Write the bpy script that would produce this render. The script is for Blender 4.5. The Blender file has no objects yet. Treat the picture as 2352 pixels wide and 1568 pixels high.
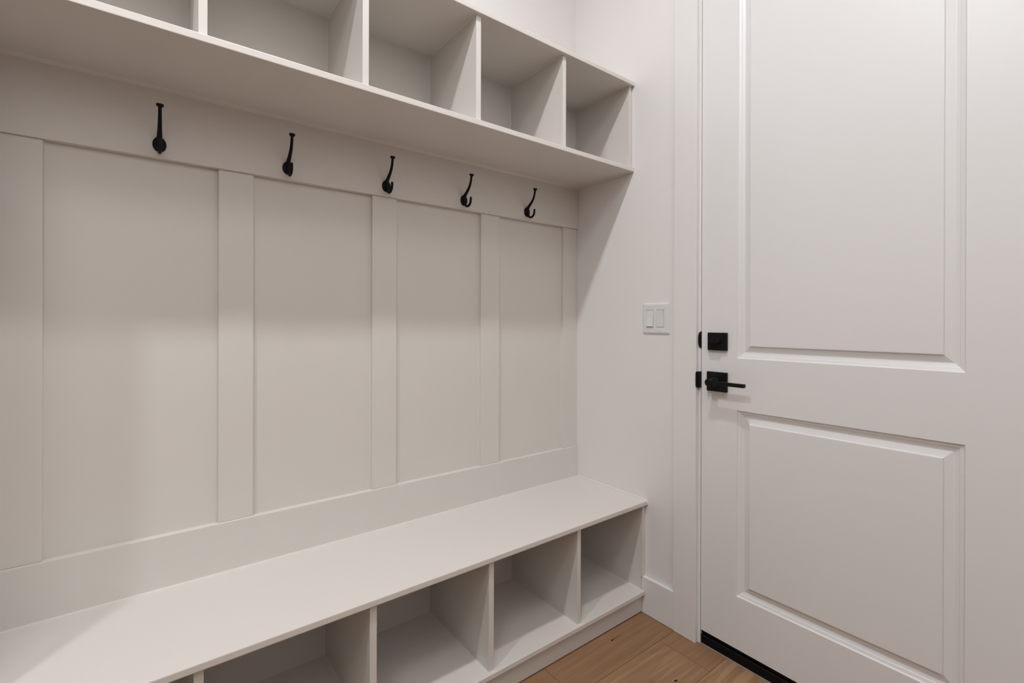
import bpy, bmesh, math, random
from mathutils import Vector, Matrix
random.seed(7)
D = bpy.data
SC = bpy.context.scene
COL = SC.collection

# ------------------------------------------------------------------ camera
FPX, CY, YAW, PITCH, ROLL, HCAM = 1096.593, 740.412, -0.653682, -0.001185, -0.002550, 1.11
cam = D.cameras.new('camera'); cam.sensor_width = 36.0; cam.sensor_fit = 'HORIZONTAL'
cam.lens = FPX/2352*36.0
cam.shift_y = (CY-784.0)/2352
cam.clip_start = 0.02
co = D.objects.new('camera', cam); COL.objects.link(co)
R = (Matrix.Rotation(YAW, 3, 'Z') @ Matrix.Rotation(PITCH, 3, 'X') @ Matrix.Rotation(ROLL, 3, 'Y'))
right, fwd, up = R.col[0], R.col[1], R.col[2]
M = Matrix((right, up, -fwd)).transposed().to_4x4()
M.translation = Vector((0, 0, HCAM))
co.matrix_world = M
SC.camera = co

# ------------------------------------------------------------------ materials
def new_mat(name):
    m = D.materials.new(name); m.use_nodes = True
    nt = m.node_tree
    return m, nt, nt.nodes['Principled BSDF']

def paint(name, col, rough, bump=0.0, scale=400.0, bdist=0.0004, spec=0.5, coat=0.0):
    m, nt, b = new_mat(name)
    tc = nt.nodes.new('ShaderNodeTexCoord')
    n2 = nt.nodes.new('ShaderNodeTexNoise'); n2.inputs['Scale'].default_value = 3.0
    n2.inputs['Detail'].default_value = 3.0
    nt.links.new(tc.outputs['Object'], n2.inputs['Vector'])
    mx = nt.nodes.new('ShaderNodeMix'); mx.data_type = 'RGBA'
    mx.inputs['A'].default_value = (*col, 1)
    mx.inputs['B'].default_value = (col[0]*.975, col[1]*.97, col[2]*.965, 1)
    nt.links.new(n2.outputs['Fac'], mx.inputs['Factor'])
    nt.links.new(mx.outputs['Result'], b.inputs['Base Color'])
    b.inputs['Roughness'].default_value = rough
    b.inputs['Specular IOR Level'].default_value = spec
    if coat: b.inputs['Coat Weight'].default_value = coat
    if bump > 0:
        n = nt.nodes.new('ShaderNodeTexNoise'); n.inputs['Scale'].default_value = scale
        n.inputs['Detail'].default_value = 2.0
        nt.links.new(tc.outputs['Object'], n.inputs['Vector'])
        bp = nt.nodes.new('ShaderNodeBump'); bp.inputs['Strength'].default_value = bump
        bp.inputs['Distance'].default_value = bdist
        nt.links.new(n.outputs['Fac'], bp.inputs['Height'])
        nt.links.new(bp.outputs['Normal'], b.inputs['Normal'])
    return m

WALL = paint('wall_paint', (0.83, 0.803, 0.79), 0.6, 0.25, 160.0, 0.0006, 0.3)
CEIL = paint('ceiling_paint', (0.86, 0.85, 0.84), 0.8, 0.2, 160.0, 0.0006, 0.2)
TRIM = paint('trim_enamel', (0.82, 0.795, 0.785), 0.38, 0.08, 300.0)
DOORP = paint('door_enamel', (0.81, 0.795, 0.79), 0.36, 0.06, 300.0)
CAB = paint('cabinet_enamel', (0.735, 0.695, 0.65), 0.36, 0.06, 300.0)
BLACK = paint('black_metal', (0.006, 0.006, 0.0065), 0.42, 0.0, spec=0.16)
RUBBER = paint('black_rubber', (0.006, 0.006, 0.0065), 0.6, 0.0, spec=0.12)
PLASTIC = paint('switch_plastic', (0.77, 0.77, 0.765), 0.32, 0.0)
ABSORB = paint('dark_absorber', (0.05, 0.036, 0.027), 0.5, 0.0)  # for the added light-absorbing sheets out of view
GREYC = paint('grey_caulk', (0.33, 0.31, 0.29), 0.7, 0.0, spec=0.2)
CRACK = paint('dark_knot', (0.02, 0.013, 0.009), 0.7, 0.0, spec=0.2)
SCUFF = paint('pale_scuff', (0.42, 0.32, 0.22), 0.6, 0.0, spec=0.2)

def oak():
    m, nt, b = new_mat('oak_planks'); N = nt.nodes; L = nt.links
    at = N.new('ShaderNodeAttribute'); at.attribute_name = 'plank'
    tc = N.new('ShaderNodeTexCoord')
    sep = N.new('ShaderNodeSeparateColor'); L.new(at.outputs['Color'], sep.inputs['Color'])
    off = N.new('ShaderNodeCombineXYZ')
    mul = N.new('ShaderNodeMath'); mul.operation = 'MULTIPLY'; mul.inputs[1].default_value = 37.0
    L.new(sep.outputs['Green'], mul.inputs[0]); L.new(mul.outputs[0], off.inputs['X']); L.new(mul.outputs[0], off.inputs['Z'])
    add = N.new('ShaderNodeVectorMath'); add.operation = 'ADD'
    L.new(tc.outputs['Object'], add.inputs[0]); L.new(off.outputs[0], add.inputs[1])
    mp = N.new('ShaderNodeMapping'); mp.inputs['Scale'].default_value = (3.0, 60.0, 1.0)
    L.new(add.outputs[0], mp.inputs['Vector'])
    n1 = N.new('ShaderNodeTexNoise'); n1.inputs['Scale'].default_value = 1.0; n1.inputs['Detail'].default_value = 6.0
    n1.inputs['Distortion'].default_value = 0.6
    L.new(mp.outputs[0], n1.inputs['Vector'])
    mp2 = N.new('ShaderNodeMapping'); mp2.inputs['Scale'].default_value = (14.0, 420.0, 1.0)
    L.new(add.outputs[0], mp2.inputs['Vector'])
    n2 = N.new('ShaderNodeTexNoise'); n2.inputs['Scale'].default_value = 1.0; n2.inputs['Detail'].default_value = 3.0
    L.new(mp2.outputs[0], n2.inputs['Vector'])
    ad = N.new('ShaderNodeMath'); ad.operation = 'MULTIPLY_ADD'; ad.inputs[1].default_value = 0.30
    L.new(n2.outputs['Fac'], ad.inputs[0]); L.new(n1.outputs['Fac'], ad.inputs[2])
    ad2 = N.new('ShaderNodeMath'); ad2.operation = 'MULTIPLY_ADD'; ad2.inputs[1].default_value = 0.35
    L.new(sep.outputs['Red'], ad2.inputs[0]); L.new(ad.outputs[0], ad2.inputs[2])
    cr = N.new('ShaderNodeValToRGB'); e = cr.color_ramp.elements
    e[0].position = 0.25; e[0].color = (0.205, 0.113, 0.057, 1)
    e[1].position = 1.35; e[1].color = (0.405, 0.243, 0.130, 1)
    e2 = cr.color_ramp.elements.new(0.85); e2.color = (0.315, 0.178, 0.092, 1)
    L.new(ad2.outputs[0], cr.inputs['Fac'])
    L.new(cr.outputs['Color'], b.inputs['Base Color'])
    b.inputs['Roughness'].default_value = 0.55
    b.inputs['Specular IOR Level'].default_value = 0.35
    bp = N.new('ShaderNodeBump'); bp.inputs['Strength'].default_value = 0.25; bp.inputs['Distance'].default_value = 0.0004
    L.new(n2.outputs['Fac'], bp.inputs['Height']); L.new(bp.outputs['Normal'], b.inputs['Normal'])
    return m
OAK = oak()

def lampmat():
    m, nt, b = new_mat('lamp_lens')
    b.inputs['Base Color'].default_value = (0.8, 0.8, 0.78, 1)
    b.inputs['Emission Color'].default_value = (1, 0.93, 0.84, 1)
    b.inputs['Emission Strength'].default_value = 2.0
    return m
LENS = lampmat()

# ------------------------------------------------------------------ helpers
def empty(name, loc=(0, 0, 0)):
    o = D.objects.new(name, None); COL.objects.link(o); o.location = loc
    o.empty_display_size = 0.05
    return o

def tag(o, label, cat, group=None):
    o['label'] = label; o['category'] = cat
    if group: o['group'] = group
    return o

def struct(o, label=None, cat=None):
    o['kind'] = 'structure'
    if label: o['label'] = label
    if cat: o['category'] = cat
    return o

def link(name, bm, mats, parent=None, smooth=False):
    """one mesh object; built in world coordinates, stored relative to its parent"""
    bmesh.ops.recalc_face_normals(bm, faces=bm.faces)
    if parent is not None:
        bmesh.ops.translate(bm, verts=bm.verts, vec=-world_loc(parent))
    me = D.meshes.new(name); bm.to_mesh(me); bm.free()
    for m in (mats if isinstance(mats, (list, tuple)) else [mats]): me.materials.append(m)
    if smooth:
        for p in me.polygons: p.use_smooth = True
    o = D.objects.new(name, me); COL.objects.link(o)
    if parent is not None: o.parent = parent
    return o

def world_loc(o):
    v = Vector((0, 0, 0))
    while o is not None:
        v += o.location; o = o.parent
    return v

def NB(): return bmesh.new()

def box(bm, x0, x1, y0, y1, z0, z1, bev=0.0, seg=2, mat=0):
    g = bmesh.ops.create_cube(bm, size=1.0)
    vs = g['verts']
    for v in vs:
        v.co = Vector((x0 if v.co.x < 0 else x1, y0 if v.co.y < 0 else y1, z0 if v.co.z < 0 else z1))
    fs = {f for v in vs for f in v.link_faces}
    for f in fs: f.material_index = mat
    if bev > 0:
        es = list({e for v in vs for e in v.link_edges})
        bmesh.ops.bevel(bm, geom=es, offset=bev, segments=seg, affect='EDGES', profile=0.6, clamp_overlap=True)
    return bm

def cove(bm, p0, p1, a, b, r=0.003, mat=0):
    """small caulk fillet along an inside joint from p0 to p1; a and b point along the two faces"""
    p0, p1, a, b = Vector(p0), Vector(p1), Vector(a)*r, Vector(b)*r
    c = (a+b)*0.36
    prof = [a, c, b, (a+b)*-0.12]
    rings = [[bm.verts.new(p+q) for q in prof] for p in (p0, p1)]
    n = len(prof)
    for i in range(n):
        f = bm.faces.new((rings[0][i], rings[0][(i+1) % n], rings[1][(i+1) % n], rings[1][i])); f.material_index = mat
    bm.faces.new(rings[0]).material_index = mat; bm.faces.new(rings[1][::-1]).material_index = mat

def tube(bm, pts, rad, n=14, cap_round=True):
    """round bar through pts with a radius per point"""
    pts = [Vector(p) for p in pts]
    # resample with Catmull-Rom
    P, RR = [], []
    for i in range(len(pts)-1):
        p0 = pts[max(i-1, 0)]; p1 = pts[i]; p2 = pts[i+1]; p3 = pts[min(i+2, len(pts)-1)]
        for k in range(5):
            t = k/5
            P.append(0.5*((2*p1)+(p2-p0)*t+(2*p0-5*p1+4*p2-p3)*t*t+(3*p1-p0-3*p2+p3)*t**3))
            RR.append(rad[i]*(1-t)+rad[i+1]*t)
    P.append(pts[-1]); RR.append(rad[-1])
    if cap_round:
        for end in (0, 1):
            a, b2 = (P[0], P[1]) if end == 0 else (P[-1], P[-2])
            d = (a-b2).normalized(); r = RR[0] if end == 0 else RR[-1]
            ext = [(a+d*r*math.sin(t), r*math.cos(t)) for t in (0.5, 1.0, 1.35)]
            if end == 0:
                P = [e[0] for e in ext[::-1]]+P; RR = [e[1] for e in ext[::-1]]+RR
            else:
                P += [e[0] for e in ext]; RR += [e[1] for e in ext]
    rings = []
    side = Vector((1, 0, 0))
    for i, p in enumerate(P):
        d = (P[min(i+1, len(P)-1)]-P[max(i-1, 0)]).normalized()
        u = (side-d*side.dot(d)).normalized(); w = d.cross(u)
        rings.append([bm.verts.new(p+(u*math.cos(2*math.pi*k/n)+w*math.sin(2*math.pi*k/n))*RR[i]) for k in range(n)])
    for a, b2 in zip(rings, rings[1:]):
        for k in range(n):
            bm.faces.new((a[k], a[(k+1) % n], b2[(k+1) % n], b2[k]))
    bm.faces.new(rings[0][::-1]); bm.faces.new(rings[-1])

def lathe(bm, c, axis, prof, n=28, sx=1.0, sz=1.0, mat=0):
    """profile (radius, height along axis) turned round axis; sx, sz stretch the two radii"""
    axis = Vector(axis).normalized()
    u = Vector((0, 0, 1)) if abs(axis.z) < 0.9 else Vector((1, 0, 0))
    w = axis.cross(u).normalized(); u = w.cross(axis).normalized()
    c = Vector(c); rings = []
    for r, h in prof:
        if r <= 1e-6: rings.append([bm.verts.new(c+axis*h)])
        else: rings.append([bm.verts.new(c+axis*h+u*math.cos(2*math.pi*k/n)*r*sz+w*math.sin(2*math.pi*k/n)*r*sx) for k in range(n)])
    for a, b in zip(rings, rings[1:]):
        for k in range(n):
            if len(a) == 1: f = bm.faces.new((a[0], b[(k+1) % n], b[k]))
            elif len(b) == 1: f = bm.faces.new((a[k], a[(k+1) % n], b[0]))
            else: f = bm.faces.new((a[k], a[(k+1) % n], b[(k+1) % n], b[k]))
            f.material_index = mat
    if len(rings[0]) > 1: bm.faces.new(rings[0][::-1]).material_index = mat
    if len(rings[-1]) > 1: bm.faces.new(rings[-1]).material_index = mat

def prism(bm, poly, axis, a0, a1, mat=0):
    """polygon (two coordinates of the other axes) extruded along axis"""
    def V(p, h):
        return {'x': (h, p[0], p[1]), 'y': (p[0], h, p[1]), 'z': (p[0], p[1], h)}[axis]
    A = [bm.verts.new(V(p, a0)) for p in poly]; B = [bm.verts.new(V(p, a1)) for p in poly]
    n = len(poly)
    for i in range(n):
        bm.faces.new((A[i], A[(i+1) % n], B[(i+1) % n], B[i])).material_index = mat
    bm.faces.new(A[::-1]).material_index = mat; bm.faces.new(B).material_index = mat

# ------------------------------------------------------------------ key planes
XW = 1.522          # door wall
YW = 1.524          # wall behind the bench
XL = -0.272         # left cheek of the alcove
ZC = 3.05           # ceiling
YR = 1.5037         # face of the panelling rails
DY0, DY1 = 0.105, 0.9105      # door edges
DZ0, DZ1 = 0.050, 2.470
XB0, YB0 = -2.6, -1.5         # far ends of the room

# ------------------------------------------------------------------ room shell
bm = NB(); box(bm, XB0-.12, XW+.2, YW, YW+.12, 0, ZC); struct(link('wall_back', bm, WALL))
bm = NB()
box(bm, XW, XW+.14, DY1+.024, YW, 0, ZC)
box(bm, XW, XW+.14, YB0-.12, DY0-.024, 0, ZC)
box(bm, XW, XW+.14, DY0-.024, DY1+.024, DZ1+.026, ZC)
struct(link('wall_right', bm, WALL))
bm = NB(); box(bm, XL-.12, XL, 1.190, YW, 0, ZC); struct(link('wall_alcove', bm, WALL))
bm = NB(); box(bm, XB0, XW, YB0-.12, YB0, 0, ZC); struct(link('wall_front', bm, WALL))
bm = NB(); box(bm, XB0-.12, XB0, YB0-.12, YW, 0, ZC); struct(link('wall_left', bm, WALL))
# added dark sheets, unseen, that keep low bounce light out of the bench cubbies
bm = NB(); box(bm, XB0, XW-.02, YB0, YB0+.02, .001, 1.45); struct(link('added_absorber_front', bm, ABSORB))
bm = NB(); box(bm, XB0, XB0+.02, YB0+.02, YW-.001, .001, 1.45); struct(link('added_absorber_left', bm, ABSORB))
bm = NB(); box(bm, XB0-.12, XW+.14, YB0-.12, YW+.12, ZC, ZC+.1); ceil = struct(link('ceiling', bm, CEIL))

# floor: one boarded surface; every board carries its own tone
def floor():
    bm = NB(); cl = bm.loops.layers.float_color.new('plank')
    W = 0.1865; Y1 = 1.0065
    rows = range(-1, 24)
    gap = 0.0007
    def slab(x0, x1, y0, y1):
        nv = len(bm.verts)
        box(bm, x0+gap, x1-gap, y0+gap, y1-gap, -0.018, 0.0, 0)
        bm.verts.ensure_lookup_table()
        c = (random.random(), random.random(), random.random(), 1)
        fs = {f for v in bm.verts[nv:] for f in v.link_faces}
        for f in fs:
            for lo in f.loops: lo[cl] = c
        return
    for r in rows:
        y1 = Y1-(r*W); y0 = y1-W
        y1c = min(y1, YW)
        if r == -1: cuts = [-2.6, -1.15, 1.013, 1.70]
        elif r == 0: cuts = [-2.6, -0.45, 1.4235, 1.70]
        else:
            s = -2.6+random.uniform(.3, 1.6); cuts = [-2.6]
            while s < 1.4: cuts.append(s); s += random.uniform(1.2, 1.9)
            cuts.append(1.70)
        for a, b in zip(cuts, cuts[1:]):
            slab(a, min(b, XW+.1), max(y0, YB0), y1c)
    slab(-2.6, XW, Y1+W, YW)
    # dark bed below the boards
    box(bm, XB0-.1, XW+.14, YB0-.1, YW, -0.06, -0.019, 0, mat=1)
    # a split along the grain and a small knot
    z = 0.0003
    def poly(pts, mi):
        f = bm.faces.new([bm.verts.new((x, y, z)) for x, y in pts]); f.material_index = mi
    poly([(1.286, 1.1065), (1.293, 1.1040), (1.2975, 1.1072), (1.312, 1.1074), (1.330, 1.1080), (1.354, 1.1078), (1.330, 1.1094), (1.311, 1.1093), (1.296, 1.1096), (1.2925, 1.1130), (1.2905, 1.1092)], 1)
    poly([(1.2965, .8632), (1.302, .8590), (1.309, .8598), (1.3115, .8632), (1.306, .8655), (1.300, .8668)], 1)
    for q in range(5):
        x = 1.244+q*.0042
        poly([(x, 1.0105), (x+.0016, 1.0105), (x+.0022, 1.0130+.001*(q % 2)), (x+.0008, 1.0130+.001*(q % 2))], 2)
    return struct(link('floor', bm, [OAK, CRACK, SCUFF]))
floor()

# ------------------------------------------------------------------ wall panelling
pan = tag(empty('wall_panelling', (0.62, YW, 0.43)), 'greige painted board and batten panelling with wide flat panels above the bench seat', 'wall panelling')
bm = NB(); box(bm, XL, XW, YW-.0006, YW, 0.4283, 1.701); link('backing_panel', bm, CAB, pan)
PF = YW-.0006
ZR0, ZR1 = 0.5625, 1.5222
bm = NB(); box(bm, XL, XW, YR, PF, ZR1, 1.7008, .0016); cove(bm, (XL, YR, 1.701), (XW, YR, 1.701), (0, -1, 0), (0, 0, -1), .0075); link('top_rail', bm, CAB, pan)
bm = NB(); box(bm, XL, XW, YR, PF, 0.4285, ZR0, .0020); link('bottom_rail', bm, CAB, pan)
for i, (a, b) in enumerate([(-.2715, -.1875), (.1552, .2394), (.5841, .6683), (1.0090, 1.0950), (1.4366, 1.5218)]):
    bm = NB(); box(bm, a, b, YR+.0075, PF, ZR0, ZR1, .0016)
    # caulk where the batten meets the sheet
    cove(bm, (a, PF, ZR0), (a, PF, ZR1), (-1, 0, 0), (0, -1, 0), .003)
    cove(bm, (b, PF, ZR0), (b, PF, ZR1), (1, 0, 0), (0, -1, 0), .003)
    link('batten', bm, CAB, pan)

# ------------------------------------------------------------------ upper cubbies
ub = tag(empty('cubby_shelf', (0.62, YW, 1.701)), 'greige wall-hung cubby shelf of open square compartments above the coat hooks', 'shelf')
Z0, Z1, Z2, Z3 = 1.701, 1.7175, 2.0373, 2.0525
UF, UD, UBK = 1.1995, 1.2105, 1.508
bm = NB(); box(bm, XL, XW-.0015, UF, UBK+.0155, Z0, Z1, .0016)
cove(bm, (XW-.0015, UF+.003, Z0), (XW-.0015, YR, Z0), (-1, 0, 0), (0, 0, -1), .003)
link('bottom_board', bm, CAB, ub)
bm = NB(); box(bm, XL, XW-.0015, UF-.002, UBK+.0155, Z2, Z3, .0016); link('top_board', bm, CAB, ub)
bm = NB(); box(bm, XL, XW, UBK, UBK+.0155, Z1, Z2)
link('back_panel', bm, CAB, ub)
def upright(name, a, b, parent, yf, yb, za, zb):
    bm = NB(); box(bm, a, b, yf, yb, za, zb, .0013)
    # caulk beads along the joints with the boards and the back
    for x, s in ((a, -1), (b, 1)):
        cove(bm, (x, yf+.004, zb), (x, yb, zb), (s, 0, 0), (0, 0, -1), .0026)
        cove(bm, (x, yf+.004, za), (x, yb, za), (s, 0, 0), (0, 0, 1), .0026)
        cove(bm, (x, yb, za), (x, yb, zb), (s, 0, 0), (0, -1, 0), .0026)
    return link(name, bm, CAB, parent)
for a, b in ((.0868, .1035), (.4412, .4578), (.7892, .8065), (1.1468, 1.1630)):
    upright('divider', a, b, ub, UD, UBK, Z1, Z2)
upright('end_panel', 1.5045, 1.5195, ub, UD, UBK, Z1, Z2)
upright('end_panel', XL+.001, -.2510, ub, UD, UBK, Z1, Z2)

# ------------------------------------------------------------------ bench with cubbies
be = tag(empty('storage_bench', (0.62, 1.35, 0)), 'long greige built-in bench with open shoe cubbies under its seat, below the panelling', 'bench')
S0, S1 = 0.4123, 0.4283
LF0, LF1 = 0.0735, 0.0890
BF, BD, BBK = 1.1310, 1.1425, 1.508
bm = NB()
box(bm, XL, XW-.0012, BF, YR+.018, S0, S1, .0022)
cove(bm, (XL, YR, S1), (XW, YR, S1), (0, -1, 0), (0, 0, 1), .0035)
link('seat_board', bm, CAB, be)
bm = NB()
tube(bm, [(XW-.0005, YR-.002, S1+.0012), (XW-.0005, 1.30, S1+.0012), (XW-.0005, 1.15, S1+.0010), (XW-.0005, BF+.004, S1-.001), (XW-.0008, BF, S1-.008), (XW-.0008, BF+.0005, S0+.002)],
     [.0026, .0026, .0028, .0030, .0026, .0022], 10)
bc = link('caulk_bead', bm, TRIM, be, True); bc['label'] = 'white caulk bead'
bm = NB(); box(bm, XL, 1.5070, BF, BBK+.014, LF0, LF1, .0018); link('lower_shelf', bm, CAB, be)
bm = NB(); box(bm, XL, XW, BBK, BBK+.014, LF1, S0); link('back_panel', bm, CAB, be)
bm = NB(); box(bm, XL, XW-.0005, 1.1480, 1.1640, 0.0040, LF0); link('toe_kick', bm, CAB, be)
for a, b in ((.0760, .0932), (.4375, .4555), (.7935, .8112), (1.1565, 1.1725)):
    upright('divider', a, b, be, BD, BBK, LF1, S0)
bm = NB()
# cut round the baseboard at its lower front corner
prism(bm, [(BBK, LF1), (BBK, S0), (BD, S0), (BD, .1395), (1.1486, .1395), (1.1486, LF1)], 'x', 1.5045, XW-.0012)
cove(bm, (1.5045, BD+.008, S0), (1.5045, BBK, S0), (-1, 0, 0), (0, 0, -1), .0026)
cove(bm, (1.5045, BD+.012, LF1), (1.5045, BBK, LF1), (-1, 0, 0), (0, 0, 1), .0026)
cove(bm, (1.5045, BBK, LF1), (1.5045, BBK, S0), (-1, 0, 0), (0, -1, 0), .0026)
link('end_panel', bm, CAB, be)
upright('end_panel', XL+.001, -.2560, be, BD, BBK, LF1, S0)

# ------------------------------------------------------------------ coat hooks
HG = 'black coat hooks in a row on the top rail'
HZ = 1.5560
def make_hook(x):
    t = empty('coat_hook', (x, YR, HZ))
    y0 = YR
    bm = NB()
    lathe(bm, (x, y0, HZ), (0, -1, 0), [(.0190, 0), (.0190, .0022), (.0182, .0032), (.0120, .0042), (0, .0046)], 36, sx=.76)
    bp = link('base_plate', bm, BLACK, t, True)
    for s in (-1, 1):
        bm = NB()
        c = (x+s*.0088, y0-.0034, HZ)
        lathe(bm, c, (0, -1, 0), [(.0034, 0), (.0034, .0010), (.0028, .0016), (.0020, .0016), (.0012, .0006), (0, .0006)], 16)
        link('screw', bm, BLACK, bp)
    bm = NB()
    pr = [(-.0030, 1.5480), (-.0042, 1.5600), (-.0085, 1.5725), (-.0215, 1.5828), (-.0340, 1.5936), (-.0430, 1.6050), (-.0487, 1.6190), (-.0517, 1.6330)]
    tube(bm, [(x, y0+a, z) for a, z in pr], [.0056, .0060, .0060, .0052, .0046, .0042, .0039, .0038], 16)
    link('upper_arm', bm, BLACK, t, True)
    bm = NB()
    ax = Vector((0, -.0030, .0140)).normalized()
    lathe(bm, (x, y0-.0514, 1.6315), ax, [(.0038, 0), (.0046, .0012), (.0074, .0036), (.0080, .0052), (.0079, .0082), (.0068, .0096), (0, .0102)], 26)
    link('end_cap', bm, BLACK, t, True)
    bm = NB()
    pr = [(-.0034, 1.5560), (-.0050, 1.5475), (-.0130, 1.5368), (-.0240, 1.5305), (-.0353, 1.5318), (-.0438, 1.5385), (-.0472, 1.5470), (-.0480, 1.5565)]
    tube(bm, [(x, y0+a, z) for a, z in pr], [.0048, .0048, .0046, .0044, .0043, .0042, .0041, .0040], 16)
    link('lower_hook', bm, BLACK, t, True)
    return t
def copy_tree(o, parent=None):
    c = o.copy(); COL.objects.link(c)
    if parent is not None: c.parent = parent
    for ch in list(o.children): copy_tree(ch, c)
    return c
HL = ['black coat hook at the left end of the row, seen straight on',
      'second black coat hook from the left, its lower hook overlapping its oval plate',
      'middle black coat hook of the five on the rail',
      'second black coat hook from the right end of the rail',
      'black coat hook at the right end of the row, nearest the corner']
HX = [.0259, .3268, .6276, .9270, 1.2262]
h0 = make_hook(HX[0])
for i, x in enumerate(HX):
    h = h0 if i == 0 else copy_tree(h0)
    h.location = (x, YR, HZ)
    tag(h, HL[i], 'coat hook', HG)

# ------------------------------------------------------------------ baseboard and casing
bm = NB()
box(bm, XW-.0140, XW, 1.0100, 1.1480, 0.0015, .1390, .0016)
struct(link('baseboard_right', bm, TRIM))
bm = NB(); box(bm, XW-.0140, XW, YB0, DY0-.100, 0, .1390, .0016); struct(link('baseboard_side', bm, TRIM))
CW = 0.0882; CX = 1.5060
IY1, IY0 = .9213, DY0-.0108
HZT = DZ1+.0115
bm = NB(); box(bm, CX, XW, IY1, IY1+CW, 0.0012, HZT, .0014); struct(link('trim_1', bm, TRIM), 'tall flat white door casing board between the switch and the door', 'door casing')
bm = NB(); box(bm, CX, XW, IY0-CW, IY0, 0.0012, HZT, .0014); struct(link('trim_2', bm, TRIM))
bm = NB(); box(bm, CX, XW, IY0-CW, IY1+CW, HZT, HZT+CW, .0014); struct(link('trim_3', bm, TRIM))
# jamb
bm = NB()
JY1, JY0 = .9127, DY0-.0022
box(bm, XW+.0002, XW+.14, JY1, DY1+.0235, 0.001, DZ1+.0255, .0008)
box(bm, XW+.0002, XW+.14, DY0-.0235, JY0, 0.001, DZ1+.0255, .0008)
box(bm, XW+.0002, XW+.14, JY0, JY1, DZ1+.0022, DZ1+.0255, .0008)
jamb = struct(link('trim_4', bm, TRIM))
bm = NB()
box(bm, 1.572, 1.585, JY1-.014, JY1, .04, DZ1)
box(bm, 1.572, 1.585, JY0, JY0+.014, .04, DZ1)
box(bm, 1.572, 1.585, JY0, JY1, DZ1-.014, DZ1+.002)
link('weatherstrip', bm, RUBBER, jamb)
# strike plates
bm = NB()
pts = [(JY1-.0006, 1.0215)]+[(JY1-.0006+.0098*math.sin(t), 1.0501-.0286*math.cos(t)) for t in [math.pi*k/16 for k in range(1, 16)]]+[(JY1-.0006, 1.0787)]
prism(bm, pts, 'x', XW-.0030, XW+.0300)
s1 = link('strike_plate', bm, BLACK, jamb); s1['label'] = 'black half-round deadbolt strike'
bm = NB()
prof = [(1.545, JY1), (1.522, JY1+.0002), (1.514, JY1+.0018), (1.508, JY1+.0050), (1.5040, JY1+.0095)]
th = .0018
outer = [(x, y-th) if i < 2 else (x-th*.7, y-th*.7) for i, (x, y) in enumerate(prof)]
zs = [.8865, .8885, .8925, .9350, .9390, .9410]
ins = [.0045, .0018, 0, 0, .0018, .0045]
grid_o, grid_i = [], []
for z, q in zip(zs, ins):
    ro, ri = [], []
    for j, ((xo, yo), (xi, yi)) in enumerate(zip(outer, prof)):
        f = q if j >= 3 else 0.0
        zz = z
        dx = f*(0.55 if j == 4 else 0.25)
        ro.append(bm.verts.new((xo+dx, yo-dx*.8, zz))); ri.append(bm.verts.new((xi+dx, yi-dx*.8, zz)))
    grid_o.append(ro); grid_i.append(ri)
for a in range(len(zs)-1):
    for j in range(len(prof)-1):
        bm.faces.new((grid_o[a][j], grid_o[a][j+1], grid_o[a+1][j+1], grid_o[a+1][j]))
        bm.faces.new((grid_i[a][j], grid_i[a+1][j], grid_i[a+1][j+1], grid_i[a][j+1]))
    for j in (0, len(prof)-1):
        bm.faces.new((grid_o[a][j], grid_o[a+1][j], grid_i[a+1][j], grid_i[a][j]))
for a in (0, len(zs)-1):
    for j in range(len(prof)-1):
        bm.faces.new((grid_o[a][j], grid_o[a][j+1], grid_i[a][j+1], grid_i[a][j]))
s2 = link('strike_plate', bm, BLACK, jamb); s2['label'] = 'black curved latch strike lip'

# threshold
bm = NB()
prism(bm, [(1.5268, .0002), (1.5268, .0300), (1.5300, .0325), (1.5420, .0330), (1.5470, .0400), (1.64, .0400), (1.64, .0002)], 'y', JY0+.0005, JY1-.0005)
th_ = struct(link('trim_5', bm, RUBBER), 'black door threshold strip on the floor under the white door', 'threshold')
bm = NB(); box(bm, 1.5235, 1.5268, JY0+.0005, JY1-.0005, 0.0002, .0035, .0008); gl = link('caulk_line', bm, GREYC, th_)

# ------------------------------------------------------------------ door
XD = 1.5235; DT = .045
PROF = [(0, 0), (.0030, .0042), (.0105, .0068), (.0118, .0085), (.0195, .0112), (.0220, .0112), (.0385, .0058), (.0405, .0022), (.0425, .0018)]
def door():
    bm = NB()
    P = [(.2408, .7870, .2205, .8245), (.2408, .7870, .9935, 2.320)]
    def q(y0, y1, z0, z1, x=XD):
        bm.faces.new([bm.verts.new((x, y, z)) for y, z in ((y0, z0), (y1, z0), (y1, z1), (y0, z1))])
    q(DY0, P[0][0], DZ0, DZ1); q(P[0][1], DY1, DZ0, DZ1)
    q(P[0][0], P[0][1], DZ0, P[0][2]); q(P[0][0], P[0][1], P[0][3], P[1][2]); q(P[0][0], P[0][1], P[1][3], DZ1)
    for (y0, y1, z0, z1) in P:
        loops = []
        for s, d in PROF:
            loops.append([bm.verts.new((XD+d, y, z)) for y, z in ((y0+s, z0+s), (y1-s, z0+s), (y1-s, z1-s), (y0+s, z1-s))])
        for a, b in zip(loops, loops[1:]):
            for k in range(4):
                bm.faces.new((a[k], a[(k+1) % 4], b[(k+1) % 4], b[k]))
        bm.faces.new(loops[-1])
    # edges and back
    for y in (DY0, DY1):
        bm.faces.new([bm.verts.new(v) for v in ((XD, y, DZ0), (XD, y, DZ1), (XD+DT, y, DZ1), (XD+DT, y, DZ0))])
    for z in (DZ0, DZ1):
        bm.faces.new([bm.verts.new(v) for v in ((XD, DY0, z), (XD, DY1, z), (XD+DT, DY1, z), (XD+DT, DY0, z))])
    q(DY0, DY1, DZ0, DZ1, XD+DT)
    bmesh.ops.remove_doubles(bm, verts=bm.verts, dist=1e-5)
    d = link('door_1', bm, DOORP)
    struct(d, 'white two-panel door with black deadbolt and lever to the right of the bench', 'door')
    return d
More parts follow.
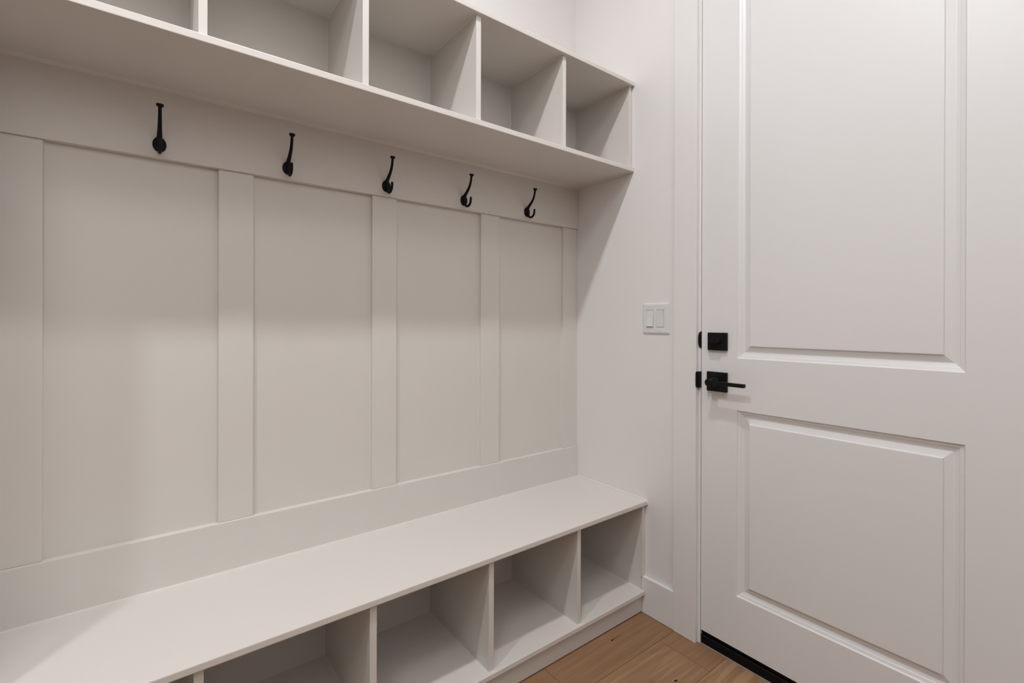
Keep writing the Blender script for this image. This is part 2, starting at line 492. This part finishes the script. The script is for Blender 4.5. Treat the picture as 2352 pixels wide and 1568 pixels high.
dr = door()
bm = NB()
box(bm, XD+.0030, XD+DT-.004, DY0+.001, DY1-.001, .0408, DZ0+.0002)
link('door_sweep', bm, RUBBER, dr)
# deadbolt
bm = NB(); box(bm, XD-.0110, XD, .8165, .8835, 1.0166, 1.0760, .0022, 2)
db = link('deadbolt', bm, BLACK, dr)
bm = NB()
lathe(bm, (XD-.0106, .8500, 1.0463), (-1, 0, 0), [(.0085, 0), (.0085, .004), (.0075, .005), (0, .005)], 24)
box(bm, XD-.0320, XD-.0120, .8330, .8700, 1.0428, 1.0495, .0016, 2)
link('thumb_turn', bm, BLACK, db)
# lever set
bm = NB(); box(bm, XD-.0115, XD, .8160, .8860, .8792, .9442, .0024, 2)
lv = link('lever_handle', bm, BLACK, dr)
bm = NB(); lathe(bm, (XD-.0110, .8520, .9125), (-1, 0, 0), [(.0150, 0), (.0150, .010), (.0122, .014), (.0118, .030), (.0126, .040), (.0130, .0475), (.0114, .0495), (0, .0500)], 30)
link('hub', bm, BLACK, lv, False)
bm = NB(); box(bm, XD-.0590, XD-.0440, .7355, .8530, .9066, .9182, .0018, 2); link('lever_bar', bm, BLACK, lv)
bm = NB()
for z in (.9330, .8900):
    lathe(bm, (XD-.0112, .8480, z), (-1, 0, 0), [(.0022, 0), (.0022, .0006), (.0014, .0006), (.0010, .0001), (0, .0001)], 14)
link('rosette_screws', bm, BLACK, lv)

# ------------------------------------------------------------------ light switch
sw = tag(empty('light_switch', (XW, 1.094, 1.125)), 'white double rocker light switch on the wall beside the door casing', 'light switch')
PX = XW-.0062
SY = (1.1186, 1.0735)
def plate():
    bm = NB()
    y0, y1, z0, z1 = 1.0350, 1.1525, 1.0665, 1.1825
    # stepped and sloped rim
    loops = []
    for ins_, x in ((0, XW), (0, XW-.0022), (.0022, XW-.0046), (.0060, XW-.0060), (.0100, PX)):
        loops.append([bm.verts.new((x, y, z)) for y, z in ((y0+ins_, z0+ins_), (y1-ins_, z0+ins_), (y1-ins_, z1-ins_), (y0+ins_, z1-ins_))])
    for a, b in zip(loops, loops[1:]):
        for k in range(4): bm.faces.new((a[k], a[(k+1) % 4], b[(k+1) % 4], b[k]))
    # face with two openings
    ry, rz = .0168, .0334; zc = 1.1245
    ys = sorted([y0+.01, SY[1]-ry, SY[1]+ry, SY[0]-ry, SY[0]+ry, y1-.01]); zz = [z0+.01, zc-rz, zc+rz, z1-.01]
    for i in range(5):
        for j in range(3):
            if j == 1 and i in (1, 3):
                # walls of the opening
                a0, a1, b0, b1 = ys[i], ys[i+1], zz[1], zz[2]
                C = [(a0, b0), (a1, b0), (a1, b1), (a0, b1)]
                F = [bm.verts.new((PX, *c)) for c in C]; G = [bm.verts.new((PX+.0045, *c)) for c in C]
                for k in range(4): bm.faces.new((F[k], F[(k+1) % 4], G[(k+1) % 4], G[k]))
                bm.faces.new(G)
                continue
            bm.faces.new([bm.verts.new((PX, y, z)) for y, z in ((ys[i], zz[j]), (ys[i+1], zz[j]), (ys[i+1], zz[j+1]), (ys[i], zz[j+1]))])
    bmesh.ops.remove_doubles(bm, verts=bm.verts, dist=1e-6)
    return link('cover_plate', bm, PLASTIC, sw)
cp = plate()
for i, yc in enumerate(SY):
    zc = 1.1245
    bm = NB()
    # inner frame
    for (a0, a1, b0, b1) in ((-.0160, -.0146, -.0326, .0326), (.0146, .0160, -.0326, .0326), (-.0146, .0146, -.0326, -.0312), (-.0146, .0146, .0312, .0326)):
        box(bm, PX-.0010, PX+.0040, yc+a0, yc+a1, zc+b0, zc+b1, .0003, 1)
    link('rocker_frame', bm, PLASTIC, cp)
    bm = NB()
    if i == 0: pr = [(PX+.004, zc+.0306), (PX-.0008, zc+.0306), (PX-.0020, zc), (PX-.0052, zc-.0302), (PX+.004, zc-.0306)]
    else: pr = [(PX+.004, zc+.0306), (PX-.0050, zc+.0302), (PX-.0020, zc), (PX-.0010, zc-.0306), (PX+.004, zc-.0306)]
    A = [bm.verts.new((x, yc-.0142, z)) for x, z in pr]; B = [bm.verts.new((x, yc+.0142, z)) for x, z in pr]
    n = len(pr)
    for k in range(n): bm.faces.new((A[k], A[(k+1) % n], B[(k+1) % n], B[k]))
    bm.faces.new(A[::-1]); bm.faces.new(B)
    bmesh.ops.bevel(bm, geom=list(bm.edges), offset=.0006, segments=2, affect='EDGES', profile=.6)
    link('rocker', bm, PLASTIC, sw)
    for z in (1.1722, 1.0788):
        bm = NB()
        lathe(bm, (PX+.0001, yc, z), (-1, 0, 0), [(.0030, 0), (.0029, .0007), (.0020, .0012), (.0008, .0012), (.0006, .0005), (0, .0005)], 18)
        link('screw', bm, PLASTIC, sw)

# ------------------------------------------------------------------ lamps
def can_or_fill_light(x, y, power, rad=.055, col=(1, .93, .86)):
    bm = NB(); lathe(bm, (x, y, ZC), (0, 0, -1), [(rad+.03, 0), (rad+.03, .004), (rad+.011, .007), (rad+.009, .003)], 32)
    link('can_or_fill_ring', bm, CEIL, ceil)
    l = D.lights.new('can_or_fill_lamp', 'AREA'); l.shape = 'DISK'; l.size = rad*2; l.energy = power; l.color = col
    o = D.objects.new('can_or_fill_lamp', l); COL.objects.link(o); o.location = (x, y, ZC-.009)
LC = (.95, .975, 1)
can_or_fill_light(-.82, .50, 17, col=LC)
can_or_fill_light(.45, .50, 14.5, col=LC)
can_or_fill_light(-.72, -.28, 11, rad=.26, col=LC)  # added soft fill lamp, placed to balance light on panelling and cubbies
# added fill lamp, unseen, bounced off the ceiling and wall behind the camera
fl = D.lights.new('bounced_fill', 'AREA'); fl.shape = 'DISK'; fl.size = .1; fl.energy = 24; fl.color = LC; fl.spread = math.radians(115)
fo = D.objects.new('bounced_fill', fl); COL.objects.link(fo); fo.location = (-.1, -.25, 1.55); fo.rotation_euler = (math.pi+math.radians(20), 0, 0)
w = D.worlds.new('world'); SC.world = w; w.use_nodes = True
w.node_tree.nodes['Background'].inputs[0].default_value = (0.9, 0.95, 1, 1)
w.node_tree.nodes['Background'].inputs[1].default_value = 0.0

SC.view_settings.view_transform = 'Standard'
SC.view_settings.look = 'None'
SC.view_settings.exposure = 0.05
SC.view_settings.gamma = 1.0
SC.view_settings.use_curve_mapping = False
